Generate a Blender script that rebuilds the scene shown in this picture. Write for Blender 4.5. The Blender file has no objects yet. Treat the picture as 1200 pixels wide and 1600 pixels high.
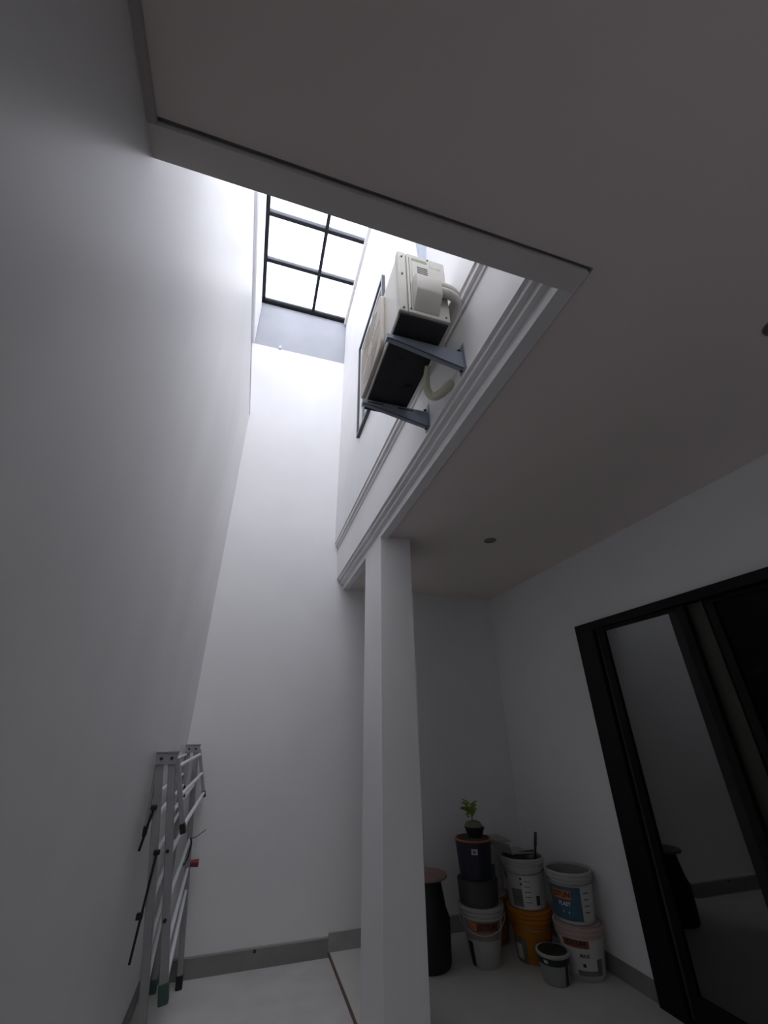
import bpy, bmesh, math, random
from mathutils import Vector, Matrix
random.seed(7)
SC = bpy.context.scene
C = SC.collection

# ---------------------------------------------------------------- camera
cam_d = bpy.data.cameras.new('camera')
cam = bpy.data.objects.new('camera', cam_d); C.objects.link(cam)
cam_d.sensor_fit = 'HORIZONTAL'; cam_d.sensor_width = 36.0
cam_d.lens = 36.0 * 637.39 / 1200.0
cam_d.clip_start = 0.02; cam_d.clip_end = 500
PITCH, YAW, ROLL = 0.489243, 0.302657, -0.010930
_f = Vector((math.sin(YAW)*math.cos(PITCH), math.cos(YAW)*math.cos(PITCH), math.sin(PITCH)))
_r0 = Vector((math.cos(YAW), -math.sin(YAW), 0)); _u0 = _r0.cross(_f)
_r = math.cos(ROLL)*_r0 + math.sin(ROLL)*_u0
_u = -math.sin(ROLL)*_r0 + math.cos(ROLL)*_u0
cam.matrix_world = Matrix(((_r.x, _u.x, -_f.x, 0), (_r.y, _u.y, -_f.y, 0), (_r.z, _u.z, -_f.z, 1.5), (0, 0, 0, 1)))
SC.camera = cam

# ---------------------------------------------------------------- sky and light
SKY_STRENGTH = 4.4
w = bpy.data.worlds.new('sky'); SC.world = w; w.use_nodes = True
nt = w.node_tree; nt.nodes.clear()
wo = nt.nodes.new('ShaderNodeOutputWorld'); bg = nt.nodes.new('ShaderNodeBackground')
tc = nt.nodes.new('ShaderNodeTexCoord'); nz = nt.nodes.new('ShaderNodeTexNoise')
nz.inputs['Scale'].default_value = 2.2; nz.inputs['Detail'].default_value = 4
rp = nt.nodes.new('ShaderNodeValToRGB')
rp.color_ramp.elements[0].position = 0.40; rp.color_ramp.elements[0].color = (0.83, 0.87, 1.0, 1)
rp.color_ramp.elements[1].position = 0.62; rp.color_ramp.elements[1].color = (0.98, 0.96, 0.96, 1)
nt.links.new(tc.outputs['Generated'], nz.inputs['Vector']); nt.links.new(nz.outputs['Fac'], rp.inputs['Fac'])
nt.links.new(rp.outputs['Color'], bg.inputs['Color']); bg.inputs['Strength'].default_value = SKY_STRENGTH
nt.links.new(bg.outputs['Background'], wo.inputs['Surface'])

def portal(name, loc, rot, sx, sy):
    d = bpy.data.lights.new(name, 'AREA'); d.shape = 'RECTANGLE'; d.size = sx; d.size_y = sy
    d.cycles.is_portal = True
    o = bpy.data.objects.new(name, d); C.objects.link(o); o.location = loc; o.rotation_euler = rot
portal('skylight_portal', (0.1, 2.4, 7.22), (0, 0, 0), 1.36, 3.8)
portal('added_well_window_portal', (0.08, .38, 5.2), (math.radians(90), 0, 0), 1.36, 3.5)  # sky sampling through the added well window
portal('added_clerestory_portal', (-.95, 1.35, 5.6), (math.radians(90), 0, math.radians(-90)), 1.8, 1.3)  # sky sampling through the added clerestory
portal('added_front_window_portal', (.02, -3.82, 1.4), (math.radians(90), 0, 0), .5, .5)  # sky sampling through the added front window
portal('added_side_window_portal', (-.70, -1.5, 1.3), (math.radians(90), 0, math.radians(-90)), .8, .8)  # sky sampling through the added side window

SC.view_settings.view_transform = 'Standard'; SC.view_settings.look = 'None'
SC.view_settings.gamma = 1.0; SC.view_settings.use_curve_mapping = False
SC.view_settings.exposure = 0.0

# ---------------------------------------------------------------- materials
MATS = {}
def mat(name, col, rough=0.6, metal=0.0, var=0.0, scale=8.0, bump=0.0, bscale=None, spec=0.5, stretch=None):
    if name in MATS: return MATS[name]
    m = bpy.data.materials.new(name); m.use_nodes = True
    n = m.node_tree; b = n.nodes['Principled BSDF']
    b.inputs['Base Color'].default_value = (*col, 1); b.inputs['Roughness'].default_value = rough
    b.inputs['Metallic'].default_value = metal; b.inputs['Specular IOR Level'].default_value = spec
    t = n.nodes.new('ShaderNodeTexCoord'); mp = n.nodes.new('ShaderNodeMapping')
    n.links.new(t.outputs['Object'], mp.inputs['Vector'])
    if stretch: mp.inputs['Scale'].default_value = stretch
    if var > 0:
        z = n.nodes.new('ShaderNodeTexNoise'); z.inputs['Scale'].default_value = scale; z.inputs['Detail'].default_value = 5
        n.links.new(mp.outputs['Vector'], z.inputs['Vector'])
        r = n.nodes.new('ShaderNodeValToRGB')
        r.color_ramp.elements[0].position = 0.3; r.color_ramp.elements[1].position = 0.7
        r.color_ramp.elements[0].color = (*[max(0, c*(1-var)) for c in col], 1)
        r.color_ramp.elements[1].color = (*[min(1, c*(1+var*0.5)) for c in col], 1)
        n.links.new(z.outputs['Fac'], r.inputs['Fac']); n.links.new(r.outputs['Color'], b.inputs['Base Color'])
    if bump > 0:
        z2 = n.nodes.new('ShaderNodeTexNoise'); z2.inputs['Scale'].default_value = bscale or scale; z2.inputs['Detail'].default_value = 3
        n.links.new(mp.outputs['Vector'], z2.inputs['Vector'])
        bp = n.nodes.new('ShaderNodeBump'); bp.inputs['Strength'].default_value = bump; bp.inputs['Distance'].default_value = 0.02
        n.links.new(z2.outputs['Fac'], bp.inputs['Height']); n.links.new(bp.outputs['Normal'], b.inputs['Normal'])
    MATS[name] = m
    return m

def glass(name, tint, gloss, rough=0.0, dirt=0.0):
    m = bpy.data.materials.new(name); m.use_nodes = True; n = m.node_tree; n.nodes.clear()
    o = n.nodes.new('ShaderNodeOutputMaterial'); tr = n.nodes.new('ShaderNodeBsdfTransparent'); gl = n.nodes.new('ShaderNodeBsdfGlossy')
    tr.inputs['Color'].default_value = (*tint, 1); gl.inputs['Roughness'].default_value = rough
    mx = n.nodes.new('ShaderNodeMixShader'); mx.inputs['Fac'].default_value = gloss
    n.links.new(tr.outputs[0], mx.inputs[1]); n.links.new(gl.outputs[0], mx.inputs[2])
    last = mx
    if dirt > 0:
        df = n.nodes.new('ShaderNodeBsdfTranslucent'); df.inputs['Color'].default_value = (.75, .78, .85, 1)
        t = n.nodes.new('ShaderNodeTexCoord'); z = n.nodes.new('ShaderNodeTexNoise'); z.inputs['Scale'].default_value = 1.6; z.inputs['Detail'].default_value = 3
        r = n.nodes.new('ShaderNodeValToRGB'); r.color_ramp.elements[0].position = .5; r.color_ramp.elements[1].position = .62
        r.color_ramp.elements[0].color = (0, 0, 0, 1); r.color_ramp.elements[1].color = (dirt, dirt, dirt, 1)
        n.links.new(t.outputs['Object'], z.inputs['Vector']); n.links.new(z.outputs['Fac'], r.inputs['Fac'])
        m2 = n.nodes.new('ShaderNodeMixShader'); n.links.new(r.outputs['Color'], m2.inputs['Fac'])
        n.links.new(mx.outputs[0], m2.inputs[1]); n.links.new(df.outputs[0], m2.inputs[2]); last = m2
    n.links.new(last.outputs[0], o.inputs['Surface'])
    return m

WHITE = mat('white_wall_paint', (.86, .85, .848), .55, var=.05, scale=1.3, bump=.12, bscale=3.0)
LEFTW = mat('white_satin_wall_paint', (.85, .84, .836), .42, var=.06, scale=1.6, bump=.10, bscale=2.2, stretch=(1, 1, .45))
CEIL = mat('ceiling_paint', (.885, .80, .76), .7, var=.03, scale=.8)
BEAMP = mat('beam_paint', (.76, .72, .70), .6)
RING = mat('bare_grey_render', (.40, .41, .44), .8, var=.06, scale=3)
SOFT = mat('roof_beam_paint', (.62, .63, .66), .7)
FLOORL = mat('beige_floor_screed', (.60, .575, .55), .42, var=.10, scale=5, bump=.03, bscale=30)
FLOORR = mat('grey_floor_tile', (.60, .59, .55), .4, var=.08, scale=3)
BASE = mat('grey_baseboard_tile', (.26, .255, .245), .45, var=.12, scale=9)
EDGE = mat('brown_step_edge', (.17, .10, .08), .6)
BLACKAL = mat('black_aluminium', (.004, .004, .004), .5, spec=.25)
DARKBAR = mat('dark_steel_bar', (.012, .013, .016), .5, spec=.25)
GREYAL = mat('grey_aluminium', (.45, .47, .5), .4, metal=.5)
ALU = mat('brushed_aluminium', (.40, .39, .40), .45, metal=.45, var=.08, scale=30, stretch=(1, 1, .1))
ALUW = mat('white_coated_rod', (.75, .76, .77), .4)
BLACKP = mat('black_plastic', (.012, .012, .013), .45)
ACW = mat('ivory_ac_casing', (.66, .63, .58), .45, var=.04, scale=6)
ACP = mat('beige_ac_plastic', (.54, .52, .47), .5)
ACF = mat('beige_fan_guard', (.55, .50, .44), .55)
ACB = mat('black_base_pan', (.02, .021, .024), .55, var=.3, scale=10)
STEEL = mat('blue_grey_bracket_steel', (.30, .33, .40), .5, metal=.3)
HOSE = mat('yellowed_hose', (.62, .60, .46), .45)
WRAP = mat('ivory_pipe_wrap', (.62, .60, .55), .6, var=.1, scale=40)

# ---------------------------------------------------------------- mesh helpers
def box(bm, x0, x1, y0, y1, z0, z1):
    v = [bm.verts.new(p) for p in ((x0,y0,z0),(x1,y0,z0),(x1,y1,z0),(x0,y1,z0),(x0,y0,z1),(x1,y0,z1),(x1,y1,z1),(x0,y1,z1))]
    for f in ((0,3,2,1),(4,5,6,7),(0,1,5,4),(1,2,6,5),(2,3,7,6),(3,0,4,7)): bm.faces.new([v[i] for i in f])
def prism(bm, pts, axis, a0, a1):
    def mk(p, a):
        return (a, p[0], p[1]) if axis == 'x' else (p[0], a, p[1]) if axis == 'y' else (p[0], p[1], a)
    A = [bm.verts.new(mk(p, a0)) for p in pts]; B = [bm.verts.new(mk(p, a1)) for p in pts]
    n = len(pts)
    bm.faces.new(A); bm.faces.new(B[::-1])
    for i in range(n): bm.faces.new([A[i], B[i], B[(i+1) % n], A[(i+1) % n]])
def bar(bm, p, q, wy, wx, yvec=(0, 1, 0)):
    """rectangular bar from p to q; wy along yvec, wx across."""
    p = Vector(p); q = Vector(q); d = (q-p).normalized(); yv = Vector(yvec); s = d.cross(yv).normalized(); yv = s.cross(d).normalized()
    vs = []
    for c in (p, q):
        for a, b in ((-1,-1),(1,-1),(1,1),(-1,1)): vs.append(bm.verts.new(c + yv*wy*.5*a + s*wx*.5*b))
    for f in ((0,3,2,1),(4,5,6,7),(0,1,5,4),(1,2,6,5),(2,3,7,6),(3,0,4,7)): bm.faces.new([vs[i] for i in f])
def tube(bm, pts, r, seg=10, caps=True):
    pts = [Vector(p) for p in pts]; rings = []
    up = Vector((0, 0, 1)) if abs((pts[1]-pts[0]).normalized().z) < .9 else Vector((1, 0, 0))
    rr = r if isinstance(r, (list, tuple)) else [r]*len(pts)
    s = None
    for i, p in enumerate(pts):
        d = (pts[min(i+1, len(pts)-1)] - pts[max(i-1, 0)]).normalized()
        s = d.cross(up).normalized() if s is None else (s - d*s.dot(d)).normalized()
        t = s.cross(d)
        rings.append([bm.verts.new(p + (s*math.cos(2*math.pi*k/seg) + t*math.sin(2*math.pi*k/seg))*rr[i]) for k in range(seg)])
    for a, b in zip(rings, rings[1:]):
        for k in range(seg): bm.faces.new([a[k], a[(k+1) % seg], b[(k+1) % seg], b[k]])
    if caps: bm.faces.new(rings[0][::-1]); bm.faces.new(rings[-1])
def lathe(bm, prof, seg=36, a0=0, a1=360, ctr=(0, 0, 0)):
    full = abs(a1-a0) >= 359.9; n = seg if full else seg+1; rings = []
    for r, z in prof:
        if r < 1e-6: rings.append([bm.verts.new((ctr[0], ctr[1], ctr[2]+z))]*n)
        else: rings.append([bm.verts.new((ctr[0]+r*math.cos(math.radians(a0+(a1-a0)*k/seg)), ctr[1]+r*math.sin(math.radians(a0+(a1-a0)*k/seg)), ctr[2]+z)) for k in range(n)])
    for a, b in zip(rings, rings[1:]):
        for k in range(seg):
            q = [a[k], a[(k+1) % n], b[(k+1) % n], b[k]]; u = []
            for v in q:
                if v not in u: u.append(v)
            if len(u) > 2:
                try: bm.faces.new(u)
                except ValueError: pass
def obj(name, bm, m, parent=None, bevel=0.0, smooth=False, segs=2):
    bmesh.ops.recalc_face_normals(bm, faces=bm.faces[:])
    me = bpy.data.meshes.new(name); bm.to_mesh(me); bm.free()
    if smooth:
        for p in me.polygons: p.use_smooth = True
    me.materials.append(m)
    o = bpy.data.objects.new(name, me); C.objects.link(o)
    if parent: o.parent = parent; o.matrix_parent_inverse = Matrix.Translation(-Vector(parent.location))
    if bevel > 0:
        b = o.modifiers.new('bevel', 'BEVEL'); b.width = bevel; b.segments = segs; b.limit_method = 'ANGLE'
    if smooth:
        e = o.modifiers.new('edges', 'EDGE_SPLIT'); e.split_angle = math.radians(38)
    return o
def B(name, m, ext, parent=None, bevel=0.0):
    bm = bmesh.new(); box(bm, *ext); return obj(name, bm, m, parent, bevel)
def frame_yz(name, m, x0, x1, y0, y1, z0, z1, t, parent, bevel=0):
    bm = bmesh.new()
    box(bm, x0, x1, y0, y0+t, z0, z1); box(bm, x0, x1, y1-t, y1, z0, z1)
    box(bm, x0, x1, y0+t, y1-t, z0, z0+t); box(bm, x0, x1, y0+t, y1-t, z1-t, z1)
    return obj(name, bm, m, parent, bevel)
def tag(o, label, cat, group=None):
    o['label'] = label; o['category'] = cat
    if group: o['group'] = group
    return o
def struct(o, label, cat):
    o['kind'] = 'structure'; o['label'] = label; o['category'] = cat
    return o
def thing(name, label, cat, loc, group=None):
    o = bpy.data.objects.new(name, None); C.objects.link(o); o.location = loc; o.empty_display_size = .05
    return tag(o, label, cat, group)

# ---------------------------------------------------------------- key dimensions (metres)
XL, XR, YB, YF = -.42, 2.616, 4.2, -3.6
ZC = 2.846          # ceiling
XB = .842           # inner face of column and beam
XU = .727           # upper wall face
ZS = 7.14           # skylight
YO = .66            # near edge of the opening
YN = .585           # near side of that edge beam

# ---------------------------------------------------------------- setting
struct(B('floor', FLOORL, (XL-.3, XB, YF-.2, YB+.2, -.15, 0)), 'beige grey screed floor strip below the light well', 'floor')
fr = B('floor_right', FLOORR, (XB, XR+.1, YF-.2, YB+.2, -.15, .028))
struct(fr, 'pale grey raised floor beside the paint pails', 'floor')
B('edge_strip', EDGE, (XB-.006, XB, YF, YB, 0, .026), fr)
wl = B('wall_left', LEFTW, (XL-.26, XL, -1.1, YB, 0, 4.95))
B('wall_end', LEFTW, (XL-.26, XL, YF, -1.9, 0, 2.95), wl); B('wall_over_added_window', LEFTW, (XL-.26, XL, -1.9, -1.1, 1.7, 2.95), wl); B('wall_under_added_window', LEFTW, (XL-.26, XL, -1.9, -1.1, 0, .9), wl)  # wall pieces round the added side window
struct(wl, 'tall white wall behind the drying rack rising into the light well', 'wall')
struct(B('trim_1', SOFT, (XL-.26, XL+.006, YN-.05, YB, 4.95, 4.975)), 'thin grey capping on top of the tall white wall', 'trim')
wlu = B('wall_left_upper', WHITE, (-.86, -.60, YN-.2, YB, 6.2, 7.25)); struct(wlu, 'set back white wall of the light well above the added clerestory', 'wall')
B('sill', WHITE, (-.86, -.68, YN-.2, YB, 4.8, 5.0), wlu)
cl = bpy.data.objects.new('added_window_5', None); C.objects.link(cl); cl.location = (-.7, 1.35, 5.0)  # clerestory added out of view to light the wall faces opposite
struct(cl, 'added unseen clerestory window lighting the well above the tall white wall', 'window')
CG = glass('added_clerestory_glass', (.95, .96, .97), .05)
cys = [YN-.1, 1.35, 2.2]
B('wall_beside_added_clerestory', WHITE, (-.86, -.68, 2.2, YB, 5.0, 6.2), wlu)  # closes the wall next to the added clerestory
for y0, y1 in zip(cys, cys[1:]):
    B('frame_post', DARKBAR, (-.80, -.75, y0-.015, y0+.015, 5.0, 6.2), cl); B('pane', CG, (-.778, -.772, y0+.015, y1-.015, 5.03, 6.17), cl)
for z in (5.0, 6.17): B('frame_rail', DARKBAR, (-.80, -.75, YN-.1, 2.2, z, z+.03), cl)
struct(B('trim_2', SOFT, (-.60, -.545, YN, YB, 6.2, 7.1)), 'pale roof beam along the left side of the skylight', 'beam')
struct(B('trim_3', WHITE, (-.545, -.53, YN, YB, 6.2, 6.95)), 'white edge board on the roof beam left of the skylight', 'beam')
struct(B('wall_back', WHITE, (-.86, XR+.2, YB, YB+.2, 0, 6.2)), 'white end wall of the light well and alcove', 'wall')
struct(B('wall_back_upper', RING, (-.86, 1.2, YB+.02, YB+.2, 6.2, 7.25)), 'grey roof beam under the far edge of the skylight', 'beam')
B('pipe_stub', GREYAL, (-.20, -.17, YB-.03, YB+.01, 6.19, 6.25), bpy.data.objects['wall_back_upper'])

# right wall with the sliding door opening
DY0, DY1, DZ = .30, 2.885, 2.25
wr = B('wall_right', WHITE, (XR, XR+.2, DY1, YB, .028, ZC+.1)); struct(wr, 'white side wall with black sliding door', 'wall')
B('wall_over_door', WHITE, (XR, XR+.2, DY0, DY1, DZ, ZC+.1), wr)
B('wall_beside_door', WHITE, (XR, XR+.2, YF, DY0, .028, ZC+.1), wr)
wf = B('wall_front', WHITE, (XL-.3, -.23, YF-.2, YF, 0, ZC+.1)); struct(wf, 'white wall closing the room opposite the alcove', 'wall')
B('wall_beside_added_window', WHITE, (.27, XR+.2, YF-.2, YF, 0, ZC+.1), wf); B('wall_over_added_window', WHITE, (-.23, .27, YF-.2, YF, 1.65, ZC+.1), wf); B('wall_under_added_window', WHITE, (-.23, .27, YF-.2, YF, 0, 1.15), wf)  # wall pieces round the added front window
fw = bpy.data.objects.new('added_window_4', None); C.objects.link(fw); fw.location = (.02, YF-.1, 1.15)  # window added behind the camera as weak fill for the room
struct(fw, 'added unseen small window lighting the room from the wall opposite the alcove', 'window')
for e in ((-.23, -.21, 1.15, 1.65), (.25, .27, 1.15, 1.65), (-.21, .25, 1.15, 1.17), (-.21, .25, 1.63, 1.65)): B('frame', BLACKAL, (e[0], e[1], YF-.12, YF-.07, e[2], e[3]), fw)
RG = glass('added_room_window_glass', (.95, .96, .97), .05)
B('pane', RG, (-.21, .25, YF-.10, YF-.094, 1.17, 1.63), fw)
sw = bpy.data.objects.new('added_window_6', None); C.objects.link(sw); sw.location = (XL-.15, -1.5, .9)  # window added behind the camera to brighten door wall and ceiling
struct(sw, 'added unseen side window in the tall wall, lighting the sliding door side', 'window')
frame_yz('frame', BLACKAL, XL-.20, XL-.14, -1.9, -1.1, .9, 1.7, .025, sw)
B('pane', RG, (XL-.173, XL-.167, -1.875, -1.125, .925, 1.675), sw)

# ceiling in two slabs round the opening
ce = B('ceiling', CEIL, (XL, XR, YF, YN-.012, ZC, ZC+.16)); struct(ce, 'grey white plaster ceiling round the light well', 'ceiling')
B('ceiling_slab', CEIL, (XB+.076, XR, YN-.012, YB, ZC, ZC+.16), ce)
B('groove_back', BASE, (XL, XB+.076, YN-.012, YN, ZC+.012, ZC+.16), ce); B('groove_back', BASE, (XB+.064, XB+.076, YN, YB, ZC+.012, ZC+.16), ce)
struct(B('trim_4', BEAMP, (XL, XB+.064, YN, YO, ZC-.016, ZC+.14)), 'edge beam across the opening under the light well', 'beam')
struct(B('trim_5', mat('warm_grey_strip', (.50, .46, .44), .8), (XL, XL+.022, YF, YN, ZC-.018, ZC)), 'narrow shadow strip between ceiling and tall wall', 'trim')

# near shaft wall, with an added window that lights the well
nw = B('wall_shaft_near', WHITE, (-.86, 1.2, YN-.2, YN+.02, ZC+.14, 3.5)); struct(nw, 'white wall of the light well above the edge beam', 'wall')
B('wall_lintel', WHITE, (-.86, 1.2, YN-.2, YN+.02, 6.9, 7.25), nw)
nwin = bpy.data.objects.new('added_window_3', None); C.objects.link(nwin); nwin.location = (.08, YN-.1, 3.5)  # window added out of view to even the brightness down the well
struct(nwin, 'added unseen tall window lighting the well above the edge beam', 'window')
for x0, x1 in ((-.60, -.56), (.06, .10), (.70, .74)): B('frame_post', DARKBAR, (x0, x1, YN-.14, YN-.08, 3.5, 6.9), nwin)
for z0, z1 in ((3.5, 3.54), (5.18, 5.22), (6.86, 6.9)): B('frame_rail', DARKBAR, (-.56, .70, YN-.13, YN-.09, z0, z1), nwin)
WG = glass('added_well_window_glass', (.95, .96, .97), .05)
for x0, x1 in ((-.56, .06), (.10, .70)):
    for z0, z1 in ((3.54, 5.18), (5.22, 6.86)): B('pane', WG, (x0, x1, YN-.112, YN-.106, z0, z1), nwin)
B('wall_jamb', WHITE, (-.86, -.60, YN-.2, YN+.02, 3.5, 6.9), nw); B('wall_jamb', WHITE, (.74, 1.2, YN-.2, YN+.02, 3.5, 6.9), nw)

# corbelled beam and upper wall on the right of the well
bm = bmesh.new()
prof = [(XB+.064, ZC-.016), (XB, ZC-.016), (XB, 2.885), (.812, 2.885), (.812, 2.912), (.785, 2.912), (.785, 2.936), (.767, 2.936),
        (.767, 3.29), (.757, 3.29), (.757, 3.318), (.738, 3.318), (.738, 3.352), (XU, 3.352), (XU, 4.02), (1.1, 4.02), (1.1, ZC+.16), (XB+.064, ZC+.16)]
prism(bm, prof, 'y', YO, YB)
wru = obj('wall_right_upper', bm, WHITE); struct(wru, 'white upper wall with stepped mouldings carrying the air conditioner', 'wall')
WY0, WY1, WZ0, WZ1 = 2.22, 3.12, 4.02, 5.26
B('wall_panel', WHITE, (XU, 1.1, YN+.02, WY0, WZ0, WZ1), wru)
B('wall_panel', WHITE, (XU, 1.1, WY1, YB, WZ0, WZ1), wru)
B('wall_panel', WHITE, (XU, 1.1, YN+.02, YB, WZ1, 7.25), wru)
# column
col = B('column', WHITE, (XB, 1.085, 2.79, 3.255, .028, ZC-.016)); struct(col, 'white square column under the beam', 'column')
B('column_head', BEAMP, (XB+.064, 1.085, 2.79, 3.255, ZC-.016, ZC), col)

# baseboards
struct(B('baseboard_back', BASE, (XL, XB-.012, YB-.014, YB, 0, .105)), 'grey tile baseboard on the end wall below the light well', 'baseboard')
struct(B('baseboard_alcove', mat('pale_baseboard_tile', (.36, .355, .335), .45, var=.08, scale=9), (XB-.012, XR, YB-.018, YB, .028, .135)), 'grey tile baseboard behind the paint pails', 'baseboard')
struct(B('baseboard_left', BASE, (XL, XL+.013, YF, YB-.014, 0, .095)), 'grey tile baseboard along the tall wall', 'baseboard')
struct(B('baseboard_right', BASE, (XR-.014, XR, DY1, YB-.018, .028, .125)), 'grey tile baseboard beside the black door', 'baseboard')

B('chip', mat('dark_chip', (.05, .045, .04), .8), (.281, .303, YB-.016, YB-.012, .086, .104), bpy.data.objects['baseboard_back'])
B('grout_line', mat('grout', (.45, .44, .42), .8), (XL, XB-.012, YB-.012, YB, .105, .116), bpy.data.objects['baseboard_back'])

# skylight
SKYG = glass('skylight_glass', (.97, .98, 1.0), .04, dirt=.35)
sk = bpy.data.objects.new('window_1', None); C.objects.link(sk); sk.location = (.1, 2.4, ZS)
struct(sk, 'black framed skylight of clear panes over the light well', 'skylight')
SX0, SX1, SM = -.545, XU, .206
ys = [.60, 1.2, 1.8, 2.4, 2.99, 3.58, 4.2]
B('frame_side', DARKBAR, (SX0-.02, SX0+.045, YN, YB, ZS-.03, ZS+.03), sk)
B('frame_end', BLACKAL, (SX0, SX1, YB-.03, YB+.02, ZS-.04, ZS), sk)
B('frame_flashing', GREYAL, (SX0, SX1, YB-.055, YB-.03, ZS-.005, ZS+.02), sk)
B('frame_mullion', DARKBAR, (SM-.021, SM+.021, YN, YB, ZS-.03, ZS+.02), sk)
for y in ys[1:-1]:
    B('frame_crossbar', DARKBAR, (SX0, SX1, y-.018, y+.018, ZS-.02, ZS+.02), sk)
    B('crossbar_cap', GREYAL, (SX0, SX1, y-.055, y-.018, ZS+.0, ZS+.02), sk)
for a, b in zip(ys, ys[1:]):
    for x0, x1 in ((SX0, SM), (SM, SX1)):
        B('pane', SKYG, (x0, x1, a, b, ZS+.022, ZS+.028), sk)
struct(B('trim_6', BEAMP, (XU-.035, XU, YN+.02, YB-.02, ZS-.12, ZS-.06)), 'white bead along the wall side of the skylight', 'trim')

# upper window
UPG = mat('dark_upper_window_glass', (.012, .016, .022), .06)
uw = bpy.data.objects.new('window_2', None); C.objects.link(uw); uw.location = (XU, (WY0+WY1)/2, WZ0)
struct(uw, 'dark framed window high in the upper wall behind the air conditioner', 'window')
frame_yz('frame', mat('dark_window_frame', (.05, .055, .065), .4), XU-.03, XU+.05, WY0, WY1, WZ0, WZ1, .03, uw)
ym = (WY0+WY1)/2
for y0, y1 in ((WY0+.03, ym), (ym, WY1-.03)):
    frame_yz('sash', ALUW, XU-.012, XU+.03, y0, y1, WZ0+.03, WZ1-.03, .045, uw)
    B('pane', UPG, (XU+.004, XU+.012, y0+.045, y1-.045, WZ0+.075, WZ1-.075), uw)

# sliding door on the right wall
DG = glass('tinted_door_glass', (.05, .055, .055), .16, .02)
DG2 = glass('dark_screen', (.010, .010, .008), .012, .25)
dr = bpy.data.objects.new('door_1', None); C.objects.link(dr); dr.location = (XR, (DY0+DY1)/2, .028)
struct(dr, 'black framed sliding glass door with dark room behind', 'door')
z0d = .028
B('frame_jamb', BLACKAL, (XR-.035, XR+.12, DY1-.19, DY1, z0d, DZ), dr)
B('frame_jamb', BLACKAL, (XR-.035, XR+.12, DY0, DY0+.075, z0d, DZ), dr)
B('frame_head', BLACKAL, (XR-.035, XR+.12, DY0+.075, DY1-.19, DZ-.06, DZ), dr)
B('frame_sill', BLACKAL, (XR-.035, XR+.12, DY0+.075, DY1-.19, z0d, z0d+.03), dr)
def sash(y0, y1, x, m, tl=.07):
    bm = bmesh.new()
    for a, b in ((y0, y0+tl), (y1-tl, y1)): box(bm, x, x+.035, a, b, z0d+.03, DZ-.06)
    box(bm, x, x+.035, y0+tl, y1-tl, z0d+.03, z0d+.14); box(bm, x, x+.035, y0+tl, y1-tl, DZ-.083, DZ-.06)
    s = obj('sash', bm, BLACKAL, dr)
    B('pane', m, (x+.014, x+.020, y0+tl, y1-tl, z0d+.14, DZ-.083), dr)
    return s
sash(1.925, 2.672, XR-.005, DG, .055)
B('sash_stop', mat('charcoal_strip', (.06, .06, .065), .4), (XR-.008, XR+.004, 2.674, 2.686, z0d+.03, DZ-.06), dr)
B('track_post', mat('dark_olive_post', (.03, .031, .022), .4), (XR+.03, XR+.07, 1.825, 1.925, z0d+.03, DZ-.06), dr)
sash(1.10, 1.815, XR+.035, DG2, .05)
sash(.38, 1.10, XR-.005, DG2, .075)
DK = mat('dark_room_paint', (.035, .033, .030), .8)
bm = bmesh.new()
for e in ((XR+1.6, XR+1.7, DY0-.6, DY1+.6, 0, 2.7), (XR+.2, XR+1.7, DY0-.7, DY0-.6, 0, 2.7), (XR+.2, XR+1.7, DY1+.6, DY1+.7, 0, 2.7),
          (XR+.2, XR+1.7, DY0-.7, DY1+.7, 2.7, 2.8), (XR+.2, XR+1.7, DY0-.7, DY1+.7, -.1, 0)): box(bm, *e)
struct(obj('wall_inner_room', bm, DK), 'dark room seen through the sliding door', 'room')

# ceiling downlights
def downlight(x, y, label):
    t = thing('downlight', label, 'ceiling light', (x, y, ZC))
    bm = bmesh.new(); lathe(bm, [(.030, -.001), (.032, -.006), (.048, -.005), (.050, 0)], 32, ctr=(x, y, ZC)); obj('trim_ring', bm, mat('brown_nickel', (.22, .19, .17), .4, metal=.4), t, smooth=True)
    bm = bmesh.new(); lathe(bm, [(0, -.001), (.031, -.0015)], 28, ctr=(x, y, ZC)); obj('lamp_glass', bm, mat('dull_lamp_glass', (.20, .18, .15), .3), t)
downlight(1.726, 2.645, 'small round recessed downlight in the ceiling between column and door')
downlight(1.752, .545, 'small round recessed downlight in the ceiling beside the edge beam corner')

# ---------------------------------------------------------------- air conditioner outdoor unit
AX0, AX1, AY0, AY1, AZ0, AZ1 = .415, .650, 1.068, 1.700, 3.085, 3.523
ac = thing('air_conditioner', 'ivory outdoor air conditioner unit hung high on the upper wall', 'air conditioner', ((AX0+AX1)/2, (AY0+AY1)/2, AZ0))
B('casing', ACW, (AX0, AX1, AY0+.004, AY1, AZ0+.012, AZ1), ac, .012)
B('base_pan', ACB, (AX0+.004, AX1-.004, AY0+.006, AY1-.004, AZ0-.004, AZ0+.012), ac, .003)
for y in (1.30, 1.46): B('pan_rib', ACB, (AX0+.07, AX0+.10, y, y+.09, AZ0-.008, AZ0-.003), ac, .003)
bm = bmesh.new(); lathe(bm, [(0, 0), (.018, 0), (.018, .01), (0, .01)], 20, ctr=(AX1-.05, 1.47, AZ0-.012)); obj('drain_hole', bm, BLACKP, ac)
# end panel, slightly proud
bm = bmesh.new(); box(bm, AX0-.004, AX0+.038, AY0-.006, AY0+.03, AZ0+.004, AZ1+.003); obj('corner_panel', bm, ACP, ac, .006)
side = B('side_panel', ACP, (AX0+.041, AX1+.003, AY0-.008, AY0+.03, AZ0+.004, AZ1+.003), ac, .006)
B('panel_groove', BLACKP, (AX0+.052, AX0+.054, AY0-.0095, AY0, AZ0+.02, AZ1-.03), side)
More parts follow.
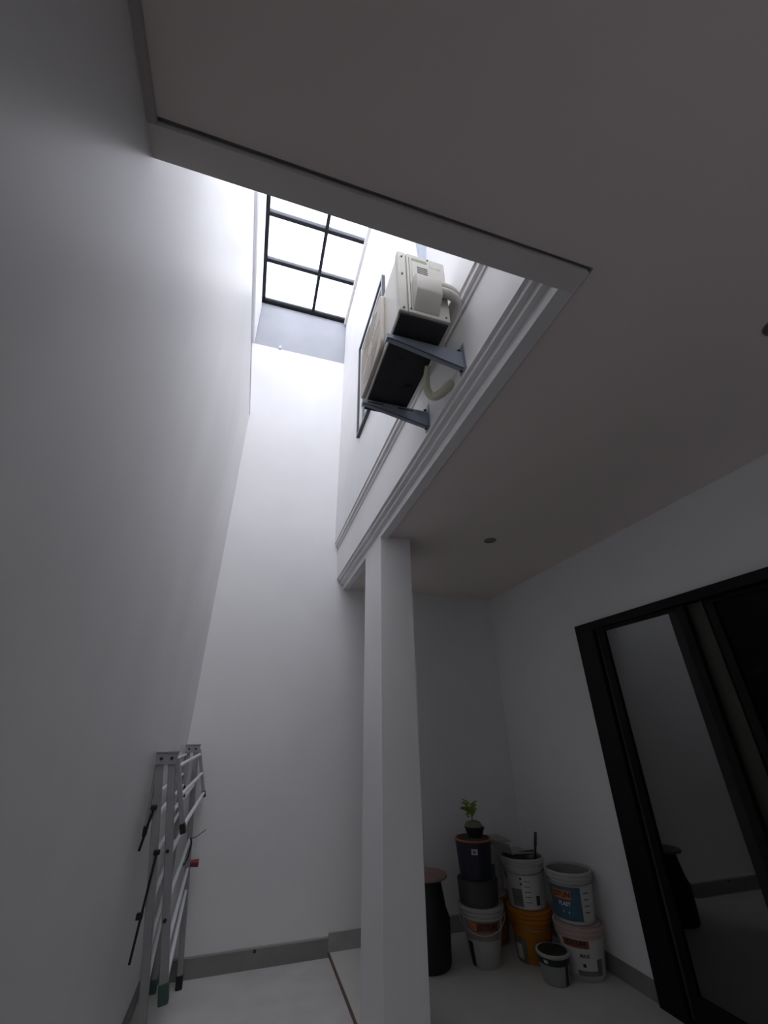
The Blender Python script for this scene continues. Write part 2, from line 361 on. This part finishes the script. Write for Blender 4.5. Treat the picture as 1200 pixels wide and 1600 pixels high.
# valve cover with curved lower flank
bm = bmesh.new()
vx0, vx1 = AX0+.062, AX0+.182
pro = [(0, 3.315), (-.030, 3.312), (-.048, 3.300), (-.056, 3.280), (-.056, 3.195), (-.052, 3.182), (-.03, 3.155), (-.004, 3.112), (0, 3.108)]
prism(bm, [(AY0-.008+p[0], p[1]) for p in pro], 'x', vx0, vx1)
obj('valve_cover', bm, ACP, ac, .008, smooth=True)
# grip recess, louvres, screws
hr = B('grip_recess', mat('greenish_recess', (.26, .28, .20), .6), (AX0+.066, AX0+.146, AY0-.0105, AY0, 3.470, 3.496), ac, .004)
B('grip_shell', ACP, (AX0+.064, AX0+.150, AY0-.014, AY0, 3.33, 3.468), ac, .006)
for k in range(5):
    B('louvre', mat('dark_slit', (.13, .13, .12), .6), (AX0+.090, AX0+.142, AY0-.0155, AY0-.012, 3.365+k*.014, 3.371+k*.014), ac)
for x, z in ((AX0+.017, AZ0+.025), (AX0+.017, AZ1-.04), (AX0+.05, AZ0+.028), (AX1-.018, AZ0+.03), (AX0+.15, AZ1-.012), (AX0+.016, 3.35)):
    bm = bmesh.new(); tube(bm, [(x, AY0-.0115, z), (x, AY0-.004, z)], .0045, 10); obj('screw', bm, mat('screw_steel', (.09, .085, .075), .4, metal=.6), ac)
# faint embossed maker lettering, worn away to strokes
bm = bmesh.new()
for k, (hh, ww) in enumerate(((.022, .003), (.010, .003), (.012, .003), (.012, .003), (.009, .007), (.013, .004))):
    x = AX0+.160+k*.0095; box(bm, x, x+ww, AY0-.0092, AY0-.007, 3.455, 3.455+hh)
obj('embossed_mark', bm, mat('worn_grey_print', (.40, .40, .37), .6), ac)
# fan guard on the long face
bm = bmesh.new()
gy0, gy1, gz0, gz1, rr = 1.275, 1.685, 3.115, 3.512, .05
pts = []
for cy_, cz_, a0 in ((gy1-rr, gz1-rr, 0), (gy0+rr, gz1-rr, 90), (gy0+rr, gz0+rr, 180), (gy1-rr, gz0+rr, 270)):
    for k in range(7):
        a = math.radians(a0+15*k); pts.append((cy_+rr*math.cos(a), cz_+rr*math.sin(a)))
prism(bm, pts, 'x', AX0-.022, AX0+.002); fg = obj('fan_guard', bm, ACF, ac, .008)
cy, cz = (gy0+gy1)/2, (gz0+gz1)/2
for r in (.06, .085, .11, .135, .16, .18):
    bm = bmesh.new(); tube(bm, [(AX0-.0222, cy+r*math.cos(math.radians(a)), cz+r*math.sin(math.radians(a))) for a in range(0, 361, 12)], .0015, 6, False)
    obj('guard_ring', bm, ACF, fg, smooth=True)
for a in range(0, 360, 45):
    bm = bmesh.new(); c_, s_ = math.cos(math.radians(a)), math.sin(math.radians(a))
    tube(bm, [(AX0-.0222, cy+.04*c_, cz+.04*s_), (AX0-.0222, cy+.185*c_, cz+.185*s_)], .0018, 6); obj('guard_spoke', bm, ACF, fg)
for y in (1.185, 1.615):
    for x in (AX0+.03, AX1-.06):
        B('foot', ACB, (x-.0, x+.03, y-.012, y+.016, 3.072, AZ0-.003), ac)

# insulated pipes curling from the valve cover to the wall
def arc_pts(c, u, v, r, a0, a1, n):
    c = Vector(c); u = Vector(u); v = Vector(v)
    return [c + (u*math.cos(math.radians(a0+(a1-a0)*k/n)) + v*math.sin(math.radians(a0+(a1-a0)*k/n)))*r for k in range(n+1)]
for i, (z, dy) in enumerate(((3.285, .0), (3.241, -.004))):
    bm = bmesh.new()
    y = AY0-.036+dy
    pts = [Vector((AX0+.183, y, z)), Vector((AX0+.21, y, z)), Vector((AX0+.235, y+.002, z))]
    pts += arc_pts((AX1+.005, y+.05, z-.004), (0, -1, 0), (1, 0, 0), .046, 15, 90, 8) + [Vector((AX1+.051, y+.12, z)), Vector((AX1+.051, y+.22, z)), Vector((AX1+.06, y+.28, z)), Vector((.765, y+.32, z))]
    tube(bm, pts, .021, 12)
    o = obj('insulated_pipe', bm, WRAP, None, smooth=True)
    tag(o, ('upper' if i == 0 else 'lower') + ' ivory wrapped pipe bending from the valve cover to the wall', 'pipe')

# drain hose looping under the unit
bm = bmesh.new()
hp = [(.640, 1.300, 3.072), (.648, 1.345, 3.035), (.668, 1.385, 2.998), (.700, 1.390, 2.972), (.728, 1.355, 2.972), (.748, 1.318, 2.985), (.7665, 1.300, 2.995)]
def catmull(P, n=6):
    P = [Vector(p) for p in P]; Q = [P[0]] + P + [P[-1]]; out = []
    for i in range(1, len(Q)-2):
        for k in range(n):
            t = k/n; a, b, c, d = Q[i-1], Q[i], Q[i+1], Q[i+2]
            out.append(.5*((2*b) + (c-a)*t + (2*a-5*b+4*c-d)*t*t + (3*b-a-3*c+d)*t**3))
    return out + [P[-1]]
cp = catmull(hp); tube(bm, cp, [.014 + .010*min(1, k/len(cp)*1.6) for k in range(len(cp))], 12)
tag(obj('drain_hose', bm, HOSE, None, smooth=True), 'yellowed flexible drain hose looping below the air conditioner', 'hose')

# wall brackets
def bracket(y, label, slots):
    t = thing('wall_bracket', label, 'bracket', (.767, y, 2.97))
    bm = bmesh.new()
    prism(bm, [(.763, 2.965), (.763, 3.068), (.395, 3.068), (.395, 3.046)], 'y', y-.0025, y+.0025); obj('web', bm, STEEL, t)
    B('top_flange', STEEL, (.395, .763, y-.0025, y+.034, 3.068, 3.072), t)
    bm = bmesh.new(); prism(bm, [(.763, 2.965), (.395, 3.046), (.395, 3.050), (.763, 2.969)], 'y', y-.0025, y+.022); obj('lower_flange', bm, STEEL, t)
    B('wall_plate', STEEL, (.763, .767, y-.02, y+.04, 2.955, 3.115), t)
    for z in (2.968, 3.100):
        bm = bmesh.new(); tube(bm, [(.752, y+.018, z), (.763, y+.018, z)], .008, 6); obj('bolt', bm, BLACKP, t)
    B('end_cap', STEEL, (.391, .395, y-.0025, y+.034, 3.044, 3.074), t)
    if slots:
        for x in (.415, .59): B('slot', BLACKP, (x, x+.09, y-.0035, y-.0024, 3.054, 3.061), t)
        bm = bmesh.new(); tube(bm, [(.69, y-.012, 3.058), (.75, y-.012, 3.056)], .005, 8); obj('spare_bolt', bm, ALU, t)
bracket(1.180, 'grey steel bracket under the pipe end of the air conditioner', False)
bracket(1.610, 'slotted grey steel bracket under the fan end of the air conditioner', True)
bm = bmesh.new(); prism(bm, [(1.30, 4.75), (1.46, 4.75), (1.41, 4.2), (1.38, 4.1)], 'x', XU-.04, XU-.0005)
tag(obj('wall_fin', bm, mat('blue_grey_fin', (.42, .47, .55), .6)), 'tapered blue grey metal fin on the wall above the air conditioner', 'bracket')

# ---------------------------------------------------------------- folded aluminium drying rack
rk = thing('drying_rack', 'folded aluminium drying rack leaning on the tall wall in the corner', 'drying rack', (-.25, 3.4, 0))
YNR, YFR = 2.75, 4.08
def post_x(side, end, z):
    if side == 'R': a = (-.333, 1.36); b = (-.176, .46) if end == 'n' else (-.178, .0)
    else: a = (-.392, 1.36); b = (-.263, .52) if end == 'n' else (-.335, 0)
    return a[0] + (b[0]-a[0])*(z-a[1])/(b[1]-a[1])
def arm_x(side, z):
    a, b = ((-.309, 1.37), (-.215, 1.045)) if side == 'R' else ((-.404, 1.37), (-.392, 1.045))
    return a[0] + (b[0]-a[0])*(z-a[1])/(b[1]-a[1])
for end, y in (('n', YNR), ('f', YFR)):
    pl = bmesh.new(); prism(pl, [(-.408, 1.348), (-.312, 1.348), (-.304, 1.402), (-.415, 1.402)], 'y', y-.024, y-.016); hp_ = obj('hinge_plate', pl, ALU, rk, .002)
    B('plate_lip', ALU, (-.416, -.303, y-.03, y+.02, 1.402, 1.407), hp_)
    for x in (-.385, -.335):
        bm = bmesh.new(); tube(bm, [(x, y-.03, 1.376), (x, y-.02, 1.376)], .0075, 8); obj('bolt', bm, BLACKP, hp_)
    for side in 'LR':
        zb = .47 if (side == 'R' and end == 'n') else .02
        bm = bmesh.new(); bar(bm, (post_x(side, end, 1.365), y, 1.365), (post_x(side, end, zb), y, zb), .028, .036)
        po = obj('post', bm, ALU, rk, .004)
        bm = bmesh.new(); bar(bm, (post_x(side, end, zb+.05), y, zb+.05), (post_x(side, end, zb-.02), y, zb-.02), .036, .042)
        obj('foot', bm, mat('green_rubber', (.05, .11, .08), .5) if (side, end) in (('R', 'n'), ('L', 'f')) else BLACKP, po, .006)
        dy = .034
        bm = bmesh.new(); bar(bm, (arm_x(side, 1.372), y+dy*0, 1.372), (arm_x(side, 1.06), y, 1.06), .030, .022 if side == 'R' else .014)
        am = obj('arm', bm, ALU, rk, .003)
        bm = bmesh.new(); bar(bm, (arm_x(side, 1.09), y, 1.09), (arm_x(side, 1.048), y, 1.048), .034, .027 if side == 'R' else .018)
        obj('arm_cap', bm, BLACKP, am, .003)
for side in 'LR':
    for z in (1.335, 1.205, 1.075):
        bm = bmesh.new(); tube(bm, [(arm_x(side, z), YNR+.016, z), (arm_x(side, z), YFR-.016, z)], .011, 10); obj('rod', bm, ALUW, rk, smooth=True)
    for z in (1.13, .96, .79, .62, .50):
        bm = bmesh.new(); tube(bm, [(post_x(side, 'n', z), YNR+.015, z), (post_x(side, 'f', z), YFR-.015, z)], .011, 10); obj('rod', bm, ALUW, rk, smooth=True)
for pts, r in (([(-.372, YNR-.024, 1.165), (-.398, YNR-.024, .995)], .006), ([(-.318, YNR-.022, .985), (-.340, YNR-.022, .60)], .0055)):
    bm = bmesh.new(); tube(bm, pts, r, 8); st = obj('stay', bm, BLACKP, rk)
    p = Vector(pts[0]); bm = bmesh.new(); box(bm, p.x-.014, p.x+.014, p.y-.008, p.y+.010, p.z-.010, p.z+.010); obj('stay_clip', bm, BLACKP, st, .003)
bm = bmesh.new(); box(bm, -.352, -.324, YNR-.03, YNR-.014, .745, .770); obj('stay_clip', bm, BLACKP, rk, .003)
for z in (.985, .73):
    x = post_x('R', 'n', z); bm = bmesh.new(); tube(bm, [(x-.004, YNR-.022, z), (x-.004, YNR-.013, z)], .008, 8); obj('bolt', bm, BLACKP, rk)
x = post_x('R', 'f', .655)
bm = bmesh.new(); tube(bm, [(x+.02, YFR-.03, .655), (x+.075, YFR-.03, .655)], [.020, .024], 14); obj('knob', bm, mat('red_plastic', (.22, .012, .03), .45), rk, smooth=True)
bm = bmesh.new(); tube(bm, [(x-.01, YFR-.03, .80), (x+.03, YFR-.04, .81), (x+.09, YFR-.05, .85)], .004, 6); obj('cord', bm, mat('teal_cord', (.12, .25, .27), .6), rk)
bm = bmesh.new(); tube(bm, [(-.225, 3.5, .90), (-.215, 3.5, .87), (-.222, 3.5, .80), (-.240, 3.5, .76), (-.25, 3.5, .79)], .005, 6); obj('hook', bm, BLACKP, rk)
bm = bmesh.new(); tube(bm, [(-.30, 3.3, 1.2), (-.29, 3.3, 1.15), (-.30, 3.3, 1.10)], .006, 6); obj('hook', bm, BLACKP, rk)

# ---------------------------------------------------------------- paint pails
FZ = .028
def text_mesh(body, size):
    cu = bpy.data.curves.new('t', 'FONT'); cu.body = body; cu.size = size; cu.align_x = 'CENTER'; cu.align_y = 'CENTER'; cu.resolution_u = 2
    cu.offset = size*.035
    o = bpy.data.objects.new('t', cu); C.objects.link(o)
    dg = bpy.context.evaluated_depsgraph_get(); me = bpy.data.meshes.new_from_object(o.evaluated_get(dg))
    C.objects.unlink(o); bpy.data.objects.remove(o)
    return me
class Pail:
    def __init__(s, name, label, x, y, z, h, rt, rb, body_m, rim_m=None, inner=None, lid=None, face=0, seg=40, group=None, floor_z=None, rim=True):
        s.x, s.y, s.z, s.h, s.rt, s.rb = x, y, z, h, rt, rb
        s.a = math.degrees(math.atan2(-y, -x)) + face
        s.t = thing(name, label, 'pail', (x, y, z), group)
        bm = bmesh.new(); th = .004
        lathe(bm, [(0, .0), (rb-.006, 0), (rb, .006), (rt, h), (rt-th, h), (rb-th, .02), (0, .02)], seg, ctr=(x, y, z))
        s.body = obj('body', bm, body_m, s.t, smooth=True)
        if rim:
            bm = bmesh.new(); e = .008; r1 = s.r(h-.055); r2 = s.r(h-.03); r3 = s.r(h-.006)
            lathe(bm, [(r1, h-.060), (r1+e, h-.058), (r1+e, h-.050), (r1+.001, h-.048), (r2+.001, h-.034), (r2+e, h-.032), (r2+e, h-.024), (r2+.002, h-.022),
                       (r3+.002, h-.012), (r3+e*.9, h-.010), (r3+e*.9, h+.002), (rt-th-.002, h+.002), (rt-th-.002, h-.01)], seg, ctr=(x, y, z))
            obj('rim', bm, rim_m or body_m, s.t, smooth=True)
        if lid:
            bm = bmesh.new(); lathe(bm, [(0, h-.002), (rt-.012, h-.002), (rt-.012, h+.0045), (0, h+.0045)], seg, ctr=(x, y, z)); obj('lid', bm, lid, s.t)
        if inner:
            bm = bmesh.new(); lathe(bm, [(rt-th-.0005, h-.001), (rb-th-.0005, .03), (0, .03)], seg, ctr=(x, y, z)); obj('lining', bm, inner, s.t, smooth=True)
    def r(s, z): return s.rb + (s.rt-s.rb)*z/s.h
    def patch(s, name, m, a0, a1, z0, z1, off=.0012):
        bm = bmesh.new(); n = max(3, int(abs(a1-a0)/6)); rows = []
        for zz in (z0, (z0+z1)/2, z1):
            rr = s.r(zz)+off
            rows.append([bm.verts.new((s.x+rr*math.cos(math.radians(s.a+a0+(a1-a0)*k/n)), s.y+rr*math.sin(math.radians(s.a+a0+(a1-a0)*k/n)), s.z+zz)) for k in range(n+1)])
        for p, q in zip(rows, rows[1:]):
            for k in range(n): bm.faces.new([p[k], p[k+1], q[k+1], q[k]])
        return obj(name, bm, m, s.t, smooth=True)
    def text(s, body, size, ang, zc, m, off=.0026, sx=1.0, parent=None):
        me = text_mesh(body, size)
        for v in me.vertices:
            zz = zc + v.co.y; rr = s.r(zz)+off
            a = math.radians(s.a+ang) + v.co.x*sx/rr
            v.co = Vector((s.x+rr*math.cos(a), s.y+rr*math.sin(a), s.z+zz))
        me.materials.clear(); me.materials.append(m)
        o = bpy.data.objects.new('lettering', me); C.objects.link(o); o.parent = s.t; o.matrix_parent_inverse = Matrix.Translation(-Vector(s.t.location))
        return o
    def bail(s, m, droop=.09, a_off=0):
        bm = bmesh.new(); zt = s.h-.045; rr = s.r(zt)+.010; pts = []
        for k in range(25):
            t = math.pi*k/24; a = math.radians(s.a+a_off-90+180*k/24)
            pts.append((s.x+(rr+.004)*math.cos(a), s.y+(rr+.004)*math.sin(a), s.z+zt-droop*math.sin(t)))
        tube(bm, pts, .0025, 6); obj('bail_handle', bm, m, s.t, smooth=True)

PW = mat('white_pail_plastic', (.50, .49, .47), .45, var=.08, scale=14)
PINK = mat('pinkish_pail_rim', (.50, .40, .37), .45)
POR = mat('orange_pail_plastic', (.50, .185, .012), .42, var=.12, scale=10)
PNAVY = mat('navy_black_pail', (.012, .015, .030), .45)
PDG = mat('dark_grey_pail', (.05, .05, .05), .6)
LBLUE = mat('blue_label', (.05, .125, .19), .5, var=.15, scale=12)
LLB = mat('light_blue_label', (.20, .28, .48), .5)
LBR = mat('rust_label', (.24, .075, .035), .5)
LORG = mat('orange_label_band', (.55, .17, .05), .5)
LGR = mat('grey_label', (.16, .16, .14), .6, var=.3, scale=20)
LWH = mat('pale_label', (.58, .57, .55), .6)
INKD = mat('dark_ink', (.03, .025, .025), .6)
INKW = mat('white_ink', (.75, .75, .73), .6)
RINS = mat('grey_paint_lining', (.24, .26, .25), .5, var=.15, scale=12)
GRN = mat('dark_green_lid', (.012, .022, .014), .5)
WIRE = mat('wire', (.25, .25, .25), .4, metal=.8)

# right stack
RX, RY = 2.446, 3.345
p = Pail('paint_pail', 'white paint pail with pink rim at the bottom of the stack beside the door wall', RX, RY, FZ, .265, .160, .128, PW, PINK, lid=PINK)
p.patch('label', LWH, -60, 60, .03, .215); p.patch('label_band', LBR, -48, 18, .165, .215, .002)
p.text('JOTUN', .040, -14, .190, INKD, .003); p.text('MAXI', .026, 4, .128, INKD, .003); p.patch('label_stripe', LGR, -20, 50, .03, .055, .002); p.patch('label_block', LGR, 34, 52, .055, .11, .002)
p.patch('print_dot', INKD, -4, 4, .072, .090, .0022)
p = Pail('paint_pail', 'open paint pail with blue label on top of the stack beside the door wall', RX-.004, RY+.005, FZ+.2705, .280, .160, .130, PW, PW, inner=RINS)
p.patch('label', LBLUE, -75, 22, .022, .205); p.patch('label_band', LORG, -58, -4, .135, .185, .002); p.text('JOTUN', .040, -30, .160, INKD, .003)
p.text('PLAST', .030, -24, .110, INKW, .003); p.patch('label_side', LWH, 24, 58, .022, .205); p.patch('print_dot', INKW, -32, -29, .065, .074, .0022); p.patch('print_dot', INKW, -16, -13, .062, .071, .0022)
for k in range(4): p.patch('print_line', LGR, 30, 46, .17-k*.035, .178-k*.035, .0022)
p.bail(WIRE, .012, 20)

# middle stack
MX, MY = 2.245, 3.625
p = Pail('paint_pail', 'orange paint pail under the white pail full of brushes', MX, MY, FZ, .285, .157, .122, POR, POR, lid=POR)
p.patch('label', LGR, -70, -22, .0, .14); p.patch('torn_label', LWH, -62, -38, .02, .10, .002); p.bail(WIRE, .05)
p = Pail('paint_pail', 'white paint pail holding brushes on top of the orange pail', MX-.006, MY, FZ+.2905, .295, .160, .132, PW, PW, inner=RINS)
p.patch('label_block', LGR, -46, -12, .02, .12); p.patch('label', LWH, -12, 40, .01, .20); p.patch('label_band', LBR, -72, -58, .165, .205)
for z in (.175, .145): p.patch('print_dot', INKD, -15, -9, z, z+.014, .002)
for k in range(5): p.patch('print_line', LGR, -4, 14, .165-k*.030, .170-k*.030, .0022)
p.patch('barcode', INKD, 28, 40, .03, .085, .0022); p.bail(WIRE, .04)
# tools in the pail
def brush_tool():
    zt = FZ+.2905
    t = thing('paint_roller', 'dark handled roller standing in the white paint pail', 'paint roller', (MX+.06, MY+.02, zt+.03))
    bm = bmesh.new(); tube(bm, [(MX+.06, MY, zt+.03), (MX+.1523, MY+.0313, zt+.335)], [.009, .010], 10); h = obj('handle', bm, BLACKP, t, smooth=True)
    bm = bmesh.new(); tube(bm, [(MX+.1523, MY+.0313, zt+.335), (MX+.178, MY+.04, zt+.42)], [.013, .011], 10); obj('grip', bm, mat('dark_green_grip', (.015, .03, .02), .5), t, smooth=True)
    t2 = thing('paint_tray', 'grey paint tray lying across the white paint pail', 'paint tray', (MX-.03, MY+.02, zt+.30))
    bm = bmesh.new()
    c = Vector((MX-.03, MY+.03, zt+.334))
    prism(bm, [(-.13, -.012), (.10, -.028), (.10, -.020), (-.122, -.004), (-.15, .055), (-.158, .052)], 'y', -.10, .10)
    bmesh.ops.rotate(bm, verts=bm.verts[:], cent=(0, 0, 0), matrix=Matrix.Rotation(math.radians(10), 3, 'Z'))
    bmesh.ops.translate(bm, verts=bm.verts[:], vec=c)
    obj('pan', bm, mat('grey_tray', (.33, .33, .31), .5, var=.12, scale=15), t2, .003)
    bm = bmesh.new(); tube(bm, [(MX-.10, MY-.05, zt+.312), (MX+.09, MY-.02, zt+.312)], .014, 12); obj('tray_edge_roll', bm, mat('dark_sleeve', (.06, .058, .05), .7), t2, smooth=True)
brush_tool()

# rear stack, seen between the others
QX, QY = 2.11, 3.985
p = Pail('paint_pail', 'amber paint pail at the bottom of the stack behind the brushes', QX, QY, FZ, .285, .157, .125, mat('amber_pail', (.30, .12, .015), .5), lid=PW)
p = Pail('paint_pail', 'closed white pail with pale blue label behind the pail of brushes', QX-.005, QY, FZ+.2905, .315, .160, .130, PW, PW, lid=PW)
p.patch('label', LLB, -70, -20, .06, .215); p.patch('label_block', LBLUE, -20, 30, .06, .205); p.patch('rim_band', PINK, -80, 60, .02, .05)
bd = thing('board', 'grey white offcut board lying on the closed pail', 'board', (QX+.03, QY+.0, FZ+.615))
bm = bmesh.new(); prism(bm, [(-.14, -.13), (.15, -.12), (.17, .12), (-.11, .10)], 'z', 0, .012)
bmesh.ops.rotate(bm, verts=bm.verts[:], cent=(0, 0, 0), matrix=Matrix.Rotation(math.radians(4), 3, 'Y'))
bmesh.ops.translate(bm, verts=bm.verts[:], vec=(QX+.04, QY+.0, FZ+.626)); obj('panel', bm, mat('offcut_board', (.36, .36, .34), .6, var=.08, scale=9), bd, .002)
B('dark_edge', BLACKP, (QX-.11, QX-.02, QY-.03, QY-.018, FZ+.6395, FZ+.649), bd)

# left stack
SXp, SYp = 1.865, 3.665
p = Pail('paint_pail', 'white tapered paint pail under the dark pails', SXp, SYp, FZ, .325, .160, .098, PW, PW, lid=PW)
p.patch('label', mat('dusty_label', (.30, .25, .22), .6, var=.15, scale=12), -58, 58, .155, .262); p.patch('label_band', LBR, -30, 48, .205, .255, .002)
p.text('JOTUN', .044, 14, .230, INKD, .003); p.patch('emblem', LORG, -36, -18, .207, .253, .0025); p.patch('side_print', INKD, -62, -40, .01, .14); p.bail(mat('white_bail', (.5, .49, .46), .5), .085)
p = Pail('paint_pail', 'dark grey pail between the white pail and the navy pail', SXp-.01, SYp, FZ+.3305, .140, .150, .143, PDG, PDG, lid=PDG, rim=False)
p = Pail('paint_pail', 'navy black pail with orange rim under the potted plant', SXp-.018, SYp, FZ+.476, .235, .138, .118, PNAVY, PNAVY, lid=mat('dark_soil', (.05, .035, .025), .9), rim=False)
bm = bmesh.new(); lathe(bm, [(.138, .226), (.1425, .228), (.1425, .238), (.130, .238), (.130, .23)], 40, ctr=(p.x, p.y, p.z)); obj('orange_rim', bm, mat('orange_rim', (.42, .15, .06), .5), p.t, smooth=True)
p.patch('emblem', LWH, -8, 12, .155, .190); p.patch('emblem_mark', LBR, -3, 6, .163, .180, .002)
pz = FZ+.476+.2395
pt = thing('potted_plant', 'small green plant in a dark bowl on the navy pail', 'plant', (SXp+.005, SYp, pz))
bm = bmesh.new(); lathe(bm, [(0, 0), (.055, 0), (.075, .055), (.080, .060), (.074, .062), (.06, .05), (0, .048)], 28, ctr=(SXp+.005, SYp, pz)); obj('bowl', bm, mat('dark_bowl', (.03, .028, .022), .6), pt, smooth=True)
bm = bmesh.new(); lathe(bm, [(.0, .066), (.060, .064), (.072, .068), (.055, .095), (.02, .105), (0, .106)], 24, ctr=(SXp-.002, SYp, pz)); obj('wrapping', bm, mat('khaki_cloth', (.20, .19, .13), .9, var=.2, scale=20, bump=.4), pt, smooth=True)
LEAF = mat('lime_leaf', (.24, .36, .05), .55, var=.35, scale=25)
for k in range(3):
    bm = bmesh.new(); tube(bm, [(SXp-.005, SYp, pz+.09), (SXp-.02+.01*k, SYp+.01*(k-1), pz+.15), (SXp-.035+.02*k, SYp+.015*(k-1), pz+.20)], .003, 6); obj('stem', bm, LEAF, pt)
lr = random.Random(3)
for k in range(22):
    bm = bmesh.new(); L_ = lr.uniform(.055, .085); W_ = L_*.5
    prof_ = [(0, 0), (.25, .8), (.55, 1), (.8, .6), (1, 0)]
    mid = [bm.verts.new((L_*t, 0, -.012*t*t)) for t, _ in prof_]
    lf = [bm.verts.new((L_*t, W_*v*.5, .006-.012*t*t)) for t, v in prof_[1:-1]]; rt_ = [bm.verts.new((L_*t, -W_*v*.5, .006-.012*t*t)) for t, v in prof_[1:-1]]
    for S in (lf, rt_):
        bm.faces.new([mid[0], mid[1], S[0]]); bm.faces.new([mid[1], mid[2], S[1], S[0]]); bm.faces.new([mid[2], mid[3], S[2], S[1]]); bm.faces.new([mid[3], mid[4], S[2]])
    M = Matrix.Translation((SXp-.02+lr.uniform(-.02, .02), SYp+lr.uniform(-.02, .02), pz+lr.uniform(.12, .205))) @ Matrix.Rotation(lr.uniform(0, 6.28), 4, 'Z') @ Matrix.Rotation(-lr.uniform(-.3, 1.0), 4, 'Y') @ Matrix.Rotation(lr.uniform(-.8, .8), 4, 'X')
    bmesh.ops.transform(bm, matrix=M, verts=bm.verts[:]); obj('leaf', bm, LEAF, pt, smooth=True)

# small can in front
p = Pail('paint_can', 'small grey can with dark green lid standing in front of the orange pail', 2.188, 3.315, FZ, .150, .105, .082, mat('grey_can', (.33, .35, .33), .5), mat('pale_can_rim', (.42, .45, .42), .5), lid=GRN, rim=False)
bm = bmesh.new(); lathe(bm, [(.104, .139), (.1085, .141), (.1085, .152), (.096, .153), (.096, .146)], 40, ctr=(p.x, p.y, p.z)); obj('rim', bm, mat('pale_can_rim', (.42, .45, .42), .5), p.t, smooth=True)
p.patch('label_band', GRN, -80, 80, .100, .134); p.patch('emblem', LWH, -38, -22, .110, .126, .002); p.patch('side_print', INKD, 42, 60, .006, .100)

# black bin behind the column
bx, by = 1.475, 3.78
bn = thing('bin', 'tall black bin with a tan lid beside the column', 'bin', (bx, by, FZ))
bm = bmesh.new(); lathe(bm, [(0, 0), (.155, 0), (.165, .02), (.170, .25), (.145, .31), (.115, .47), (.120, .478), (.110, .480), (0, .480)], 36, ctr=(bx, by, FZ)); obj('body', bm, mat('black_bin', (.010, .010, .010), .5), bn, smooth=True)
bm = bmesh.new(); lathe(bm, [(0, .480), (.165, .480), (.170, .486), (.165, .496), (.03, .504), (0, .504)], 36, ctr=(bx, by, FZ)); obj('lid', bm, mat('tan_lid', (.30, .20, .16), .6), bn, smooth=True)
